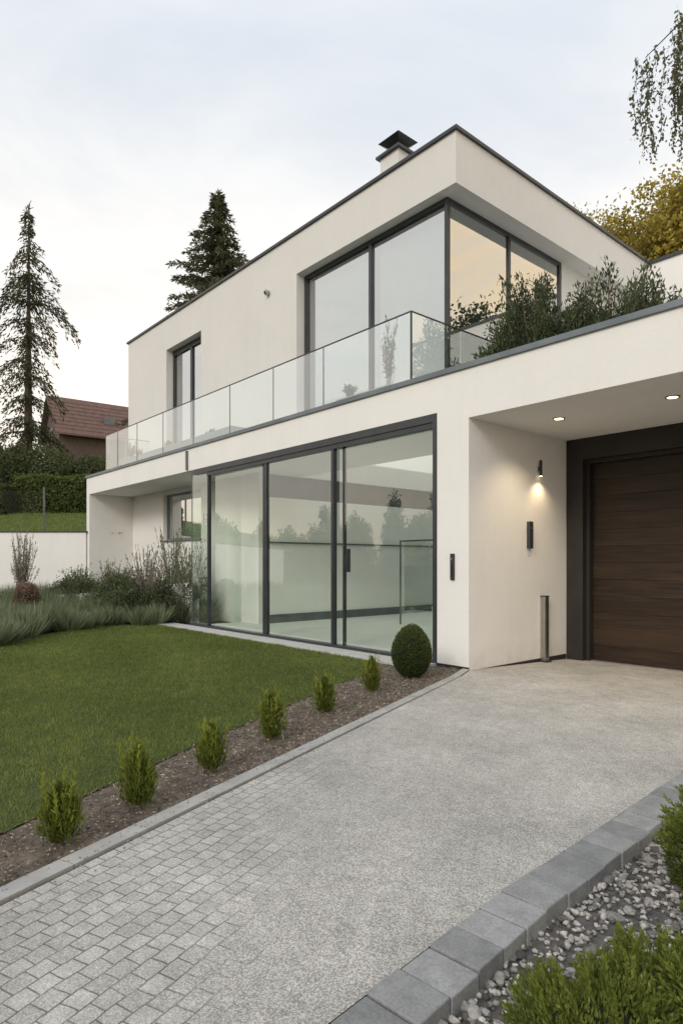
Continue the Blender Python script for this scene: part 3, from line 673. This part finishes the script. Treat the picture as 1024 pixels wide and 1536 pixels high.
# thuja row
def thuja(x,y,h,seed):
    g=Geo(); n=2600; f=R.uniform(0,1,n)**.85
    rr=(.085+.04*h)*(np.sin(np.clip(f*.9+.12,0,1)*math.pi)**.7)*R.uniform(.25,1.1,n)
    th=R.uniform(0,6.283,n); lobe=1+.25*np.sin(th*3+seed)+.12*np.sin(th*7+f*9)
    c=np.c_[x+rr*lobe*np.cos(th),y+rr*lobe*np.sin(th),f*h*.88*(.9+.12*np.sin(th*2+seed))]
    d=np.c_[np.cos(th)*.35,np.sin(th)*.35,np.ones(n)]
    g.leaves(c,R.uniform(.025,.06,n),R.uniform(.005,.011,n),d,.3,np.clip(.12+.40*f*rr/(.09)+R.normal(0,.2,n),0,1))
    for k in range(16):
        t=R.uniform(0,6.28); e=.08*math.sqrt(k/16); hh=h*R.uniform(.75,1.12); tip=np.array([x+e*1.7*math.cos(t),y+e*1.7*math.sin(t),hh])
        m=40; s=R.uniform(.4,1,m)[:,None]; c=np.array([x+e*.5*math.cos(t),y+e*.5*math.sin(t),0])*(1-s)+tip*s
        g.leaves(c,.035,.007,np.tile([0,0,1.],(m,1)),.35,np.clip(R.normal(.7,.2,m),0,1))
    g.tube([(x,y,-.03),(x,y,h*.6)],[.012,.006],5,mi=1)
    return g.build('small_conifer',[L_THU,TWIG])
for i,(x,y,h) in enumerate([(2.0,-6.08,.34),(1.78,-5.55,.40),(1.47,-4.88,.35),(1.08,-4.08,.41),(.62,-3.12,.37),(.18,-2.05,.43),(2.35,-6.75,.2)]): thuja(x,y,h,i*1.7)
# topiary egg
g=Geo(); n=15000; u=R.normal(size=(n,3)); u/=np.linalg.norm(u,axis=1,keepdims=True); cz=.30
def egg(u,s):
    w=np.where(u[:,2]>0,1-.12*u[:,2]**2,1)[:,None]; return u*np.array([.255,.255,1])*np.c_[w,w,np.where(u[:,2]>0,.38,.30)]*s+np.array([-.17,-.99,cz])
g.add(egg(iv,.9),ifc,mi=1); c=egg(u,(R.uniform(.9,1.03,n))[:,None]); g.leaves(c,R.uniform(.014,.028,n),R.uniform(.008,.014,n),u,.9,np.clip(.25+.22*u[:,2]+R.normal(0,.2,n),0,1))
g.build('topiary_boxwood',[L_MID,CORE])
# foreground shrubs right
def lshrub(name,parts,mat,L=.026,W=.008):
    g=Geo()
    for c,rad,n in parts:
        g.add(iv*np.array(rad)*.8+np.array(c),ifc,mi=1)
        blob_leaves(g,c,rad,n,L,W,tb=.35,shell=.72,d=(1.0,.6),spread=.45,seedt=.2)
        m=int(n/50)
        u=R.normal(size=(m,3)); u[:,2]=np.abs(u[:,2]); u/=np.linalg.norm(u,axis=1,keepdims=True)
        for k in range(m):
            s=np.linspace(.85,R.uniform(1.08,1.26),12)[:,None]; pp=np.array(c)+u[k]*np.array(rad)*s; pp=np.repeat(pp,4,0)+R.normal(0,.004,(48,3))
            g.leaves(pp,L*.8,W,np.tile(u[k]+[0,0,.5],(48,1)),.55,np.clip(R.normal(.6,.14)+R.normal(0,.18,48),0,1))
    return g.build(name,[mat,CORE])
L_BOX=leafmat('box_shrub',(0.040,0.062,0.010),(0.22,0.255,0.050),.3)
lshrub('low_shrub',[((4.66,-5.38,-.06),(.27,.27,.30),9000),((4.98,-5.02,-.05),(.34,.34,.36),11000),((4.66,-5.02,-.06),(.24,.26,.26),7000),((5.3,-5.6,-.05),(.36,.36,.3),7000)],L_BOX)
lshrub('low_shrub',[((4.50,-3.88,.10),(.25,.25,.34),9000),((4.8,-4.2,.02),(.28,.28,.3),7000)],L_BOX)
# roof terrace junipers
def juniper(name,x,y,z,r,h,n,nb_=34):
    g=Geo()
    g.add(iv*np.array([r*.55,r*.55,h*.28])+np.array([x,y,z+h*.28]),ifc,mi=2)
    for k in range(nb_):
        th=R.uniform(0,6.28); e=r*R.uniform(.2,1); tip=np.array([x+e*math.cos(th),y+e*math.sin(th),z+h*R.uniform(.35,1.05)*(1-.35*(e/r)**2)])
        b=np.array([x,y,z]); mid=(b+tip)/2+[0,0,.1]; g.tube([b,mid,tip],[.03,.02,.006],5,mi=1)
        m=n; s=R.uniform(.25,1.04,m)[:,None]; c=b*(1-s)+tip*s+R.normal(0,.15,(m,3))*(1.2-s*.75)
        g.leaves(c,R.uniform(.05,.13,m),R.uniform(.018,.035,m),np.tile((tip-b)/np.linalg.norm(tip-b)+[0,0,.2],(m,1)),.6,np.clip(R.normal(.35,.2)+R.normal(0,.2,m),0,1))
    return g.build(name,[L_JUN,TWIG,CORE])
for x,y,r,h in ((-.75,1.9,.45,1.0),(-.40,2.25,.75,2.15),(.1,2.6,.6,1.45),(.55,2.95,.85,2.35),(1.0,3.5,.7,1.8),(-.4,3.6,.6,1.6),(1.6,4.3,.6,1.2)): juniper('roof_juniper',x,y,4.25,r,h,480)
def sprigs(g,x,y,z,n,h,sp,L=.06,W=.012,per=26,mi=0,tb=.45):
    for k in range(n):
        th=R.uniform(0,6.28); tip=np.array([x+sp*math.cos(th)*R.uniform(.1,1),y+sp*math.sin(th)*R.uniform(.1,1),z+h*R.uniform(.5,1.05)]); b=np.array([x+R.normal(0,.03),y+R.normal(0,.03),z])
        s=R.uniform(.2,1,per)[:,None]; mid=(b+tip)/2; mid[2]+=.1*h
        c=(1-s)**2*b+2*s*(1-s)*mid+s*s*tip
        g.leaves(c,L*R.uniform(.6,1.3,per),W,np.tile(tip-b,(per,1)),.5,np.clip(R.normal(tb,.2,per),0,1),mi)
        g.tube([b,mid,tip],[.004,.003,.002],3,mi=1)
for x,h in ((-2.1,1.15),(-3.1,.25),(-13.0,.6),(-12.4,.35),(-10.5,.3),(-8.2,.25)):
    g=Geo(); sprigs(g,x,.52,4.50,20,h,.16,.07,.022); g.build('balcony_plant',[L_MID,TWIG])
# lavender / perennial bed
bed=[(-8.9,-.55),(-9.55,-1.8),(-8.45,-3.1),(-7.1,-4.45),(-6.4,-6.5),(-9.5,-8.0),(-14,-6),(-16.4,-2.6),(-15,-.3),(-14.8,1.2),(-8.7,1.2)]
P=sample(bed,720); g=Geo()
for x,y in P:
    dl=min(math.hypot(x+9.55,y+1.8),math.hypot(x+8.45,y+3.1),math.hypot(x+7.1,y+4.45),math.hypot(x+9,y+.6))
    h=.44+.07*min(dl,5)+R.uniform(-.12,.20); n=230
    th=R.uniform(0,6.283,n); e=R.uniform(0,.6,n); d=np.c_[np.cos(th)*e*1.5,np.sin(th)*e*1.5,np.ones(n)]
    c=np.c_[x+np.cos(th)*e*.2,y+np.sin(th)*e*.2,np.full(n,-.03)]
    tb=R.normal(.42,.20)
    g.leaves(c,h*R.uniform(.6,1.15,n),R.uniform(.012,.022,n),d,.12,np.clip(tb+R.normal(0,.2,n),0,1))
g.build('lavender_bed',[L_LAV])
g=Geo()
for k in range(50):
    f=R.uniform(0,1); x=-9.2-5.6*f+R.normal(0,.2); y=-.2-.5*f+R.uniform(-.7,1.2)
    rr=R.uniform(.25,.55); blob_leaves(g,(x,y,R.uniform(.35,.85)),(rr,rr,rr*1.1),900,.07,.03,R.normal(.45,.16),.3)
g.build('perennial_shrubs',[L_JUN])
for x,y,h,nn,mat in ((-10.3,.55,2.35,80,L_LAV),(-9.5,.6,2.0,70,L_LAV),(-11.3,.2,1.9,70,L_TW),(-12.2,-.3,1.5,50,L_LAV),(-13.2,-1.0,1.4,50,L_LAV),(-10.0,-.1,1.5,50,L_TW),(-12.9,-.1,1.6,40,L_TW)):
    g=Geo(); sprigs(g,x,y,0,nn,h,.6,.09,.02,40); g.build('tall_perennial',[mat,TWIG])
bush('russet_bush',[((-11.6,-2.75,.66),(.32,.32,.38))],L_BRN,4200,.06,.02,tb=.4,shell=.7)
g=Geo(); sprigs(g,-12.6,-2.6,.2,70,2.1,.40,.07,.016,55); g.build('dry_shrub',[L_TW,TWIG])
g=Geo(); cw=[(-13.6,-1.5,.58),(-12.5,-.75,.68),(-11.4,-.2,.80),(-10.3,.25,.92),(-9.2,.55,1.02)]
for (x,y,z),(x2,y2,z2) in zip(cw[:-1],cw[1:]):
    V=[(x,y,-.1),(x2,y2,-.1),(x2,y2+.18,-.1),(x,y+.18,-.1),(x,y,z),(x2,y2,z2),(x2,y2+.18,z2),(x,y+.18,z)]
    g.add(V,[(4,5,6,7),(0,1,5,4),(2,3,7,6)])
g.build('low_garden_wall',WALL)

# ------------------------------------------------------------------ sky & light
w=bpy.data.worlds.new('World'); scn.world=w; w.use_nodes=True; nt=w.node_tree; nt.nodes.clear()
out=nt.nodes.new('ShaderNodeOutputWorld')
sunv=Vector((.26,-.82,.50)).normalized()
sky=nt.nodes.new('ShaderNodeTexSky'); sky.sky_type='NISHITA'; sky.sun_disc=False
sky.sun_elevation=math.asin(sunv.z); sky.sun_rotation=math.atan2(sunv.x,sunv.y)
bg1=nd(nt,'ShaderNodeBackground',Color=sky.outputs[0],Strength=0.10)
co=nt.nodes.new('ShaderNodeTexCoord').outputs['Generated']
sp=nd(nt,'ShaderNodeSeparateXYZ',Vector=co)
rp=nt.nodes.new('ShaderNodeValToRGB'); nt.links.new(sp.outputs[2],rp.inputs[0]); cr=rp.color_ramp
cr.elements[0].position=0.0; cr.elements[0].color=(1.60,1.20,.86,1)
cr.elements[1].position=1.0; cr.elements[1].color=(1.0,1.06,1.16,1)
for pos,c in ((.08,(1.52,1.27,1.02)),(.20,(1.34,1.22,1.09)),(.38,(1.18,1.14,1.09)),(.58,(1.0,1.03,1.06))):
    e=cr.elements.new(pos); e.color=c4(c)
mp=nd(nt,'ShaderNodeMapping',Vector=co,Scale=(1.0,1.5,3.2),Rotation=(.3,.15,.5))
cl=noise(nt,mp.outputs[0],1.3,7,.55,.5)
cm=mrange(nt,cl,.32,.70,0,1,True)
dark=mixc(nt,1.0,rp.outputs[0],(.82,.85,.89,1),'MULTIPLY'); light=mixc(nt,1.0,rp.outputs[0],(1.06,1.04,1.01,1),'MULTIPLY')
col=mixc(nt,cm,dark,light)
dt=nd(nt,'ShaderNodeVectorMath',{'operation':'DOT_PRODUCT'}); nt.links.new(co,dt.inputs[0]); dt.inputs[1].default_value=Vector((.72,.62,.30)).normalized()
gl=math_(nt,'MULTIPLY',mrange(nt,dt.outputs['Value'],.65,1.0,0,.9,True),mrange(nt,noise(nt,mp.outputs[0],3.0,5,.6,.6),.35,.65,.25,1,True))
col=mixc(nt,gl,col,(1.6,1.22,.75,1))
bg2=nd(nt,'ShaderNodeBackground',Color=col,Strength=1.0)
mx=nd(nt,'ShaderNodeMixShader',Fac=0.88); nt.links.new(bg1.outputs[0],mx.inputs[1]); nt.links.new(bg2.outputs[0],mx.inputs[2]); nt.links.new(mx.outputs[0],out.inputs[0])
sl=bpy.data.lights.new('sun','SUN'); sl.energy=1.5; sl.angle=math.radians(20); sl.color=(1,.93,.83)
so=bpy.data.objects.new('sun',sl); scn.collection.objects.link(so); so.rotation_euler=(-sunv).to_track_quat('-Z','Y').to_euler()

# ------------------------------------------------------------------ camera
cam=bpy.data.cameras.new('camera'); co_=bpy.data.objects.new('camera',cam); scn.collection.objects.link(co_)
co_.location=(5.57,-7.17,1.5); co_.rotation_euler=(math.radians(90),0,math.radians(49.19))
cam.sensor_fit='VERTICAL'; cam.sensor_height=36; cam.lens=36*950/1536; cam.shift_y=77/1536; cam.clip_end=1500; cam.clip_start=.05
scn.camera=co_
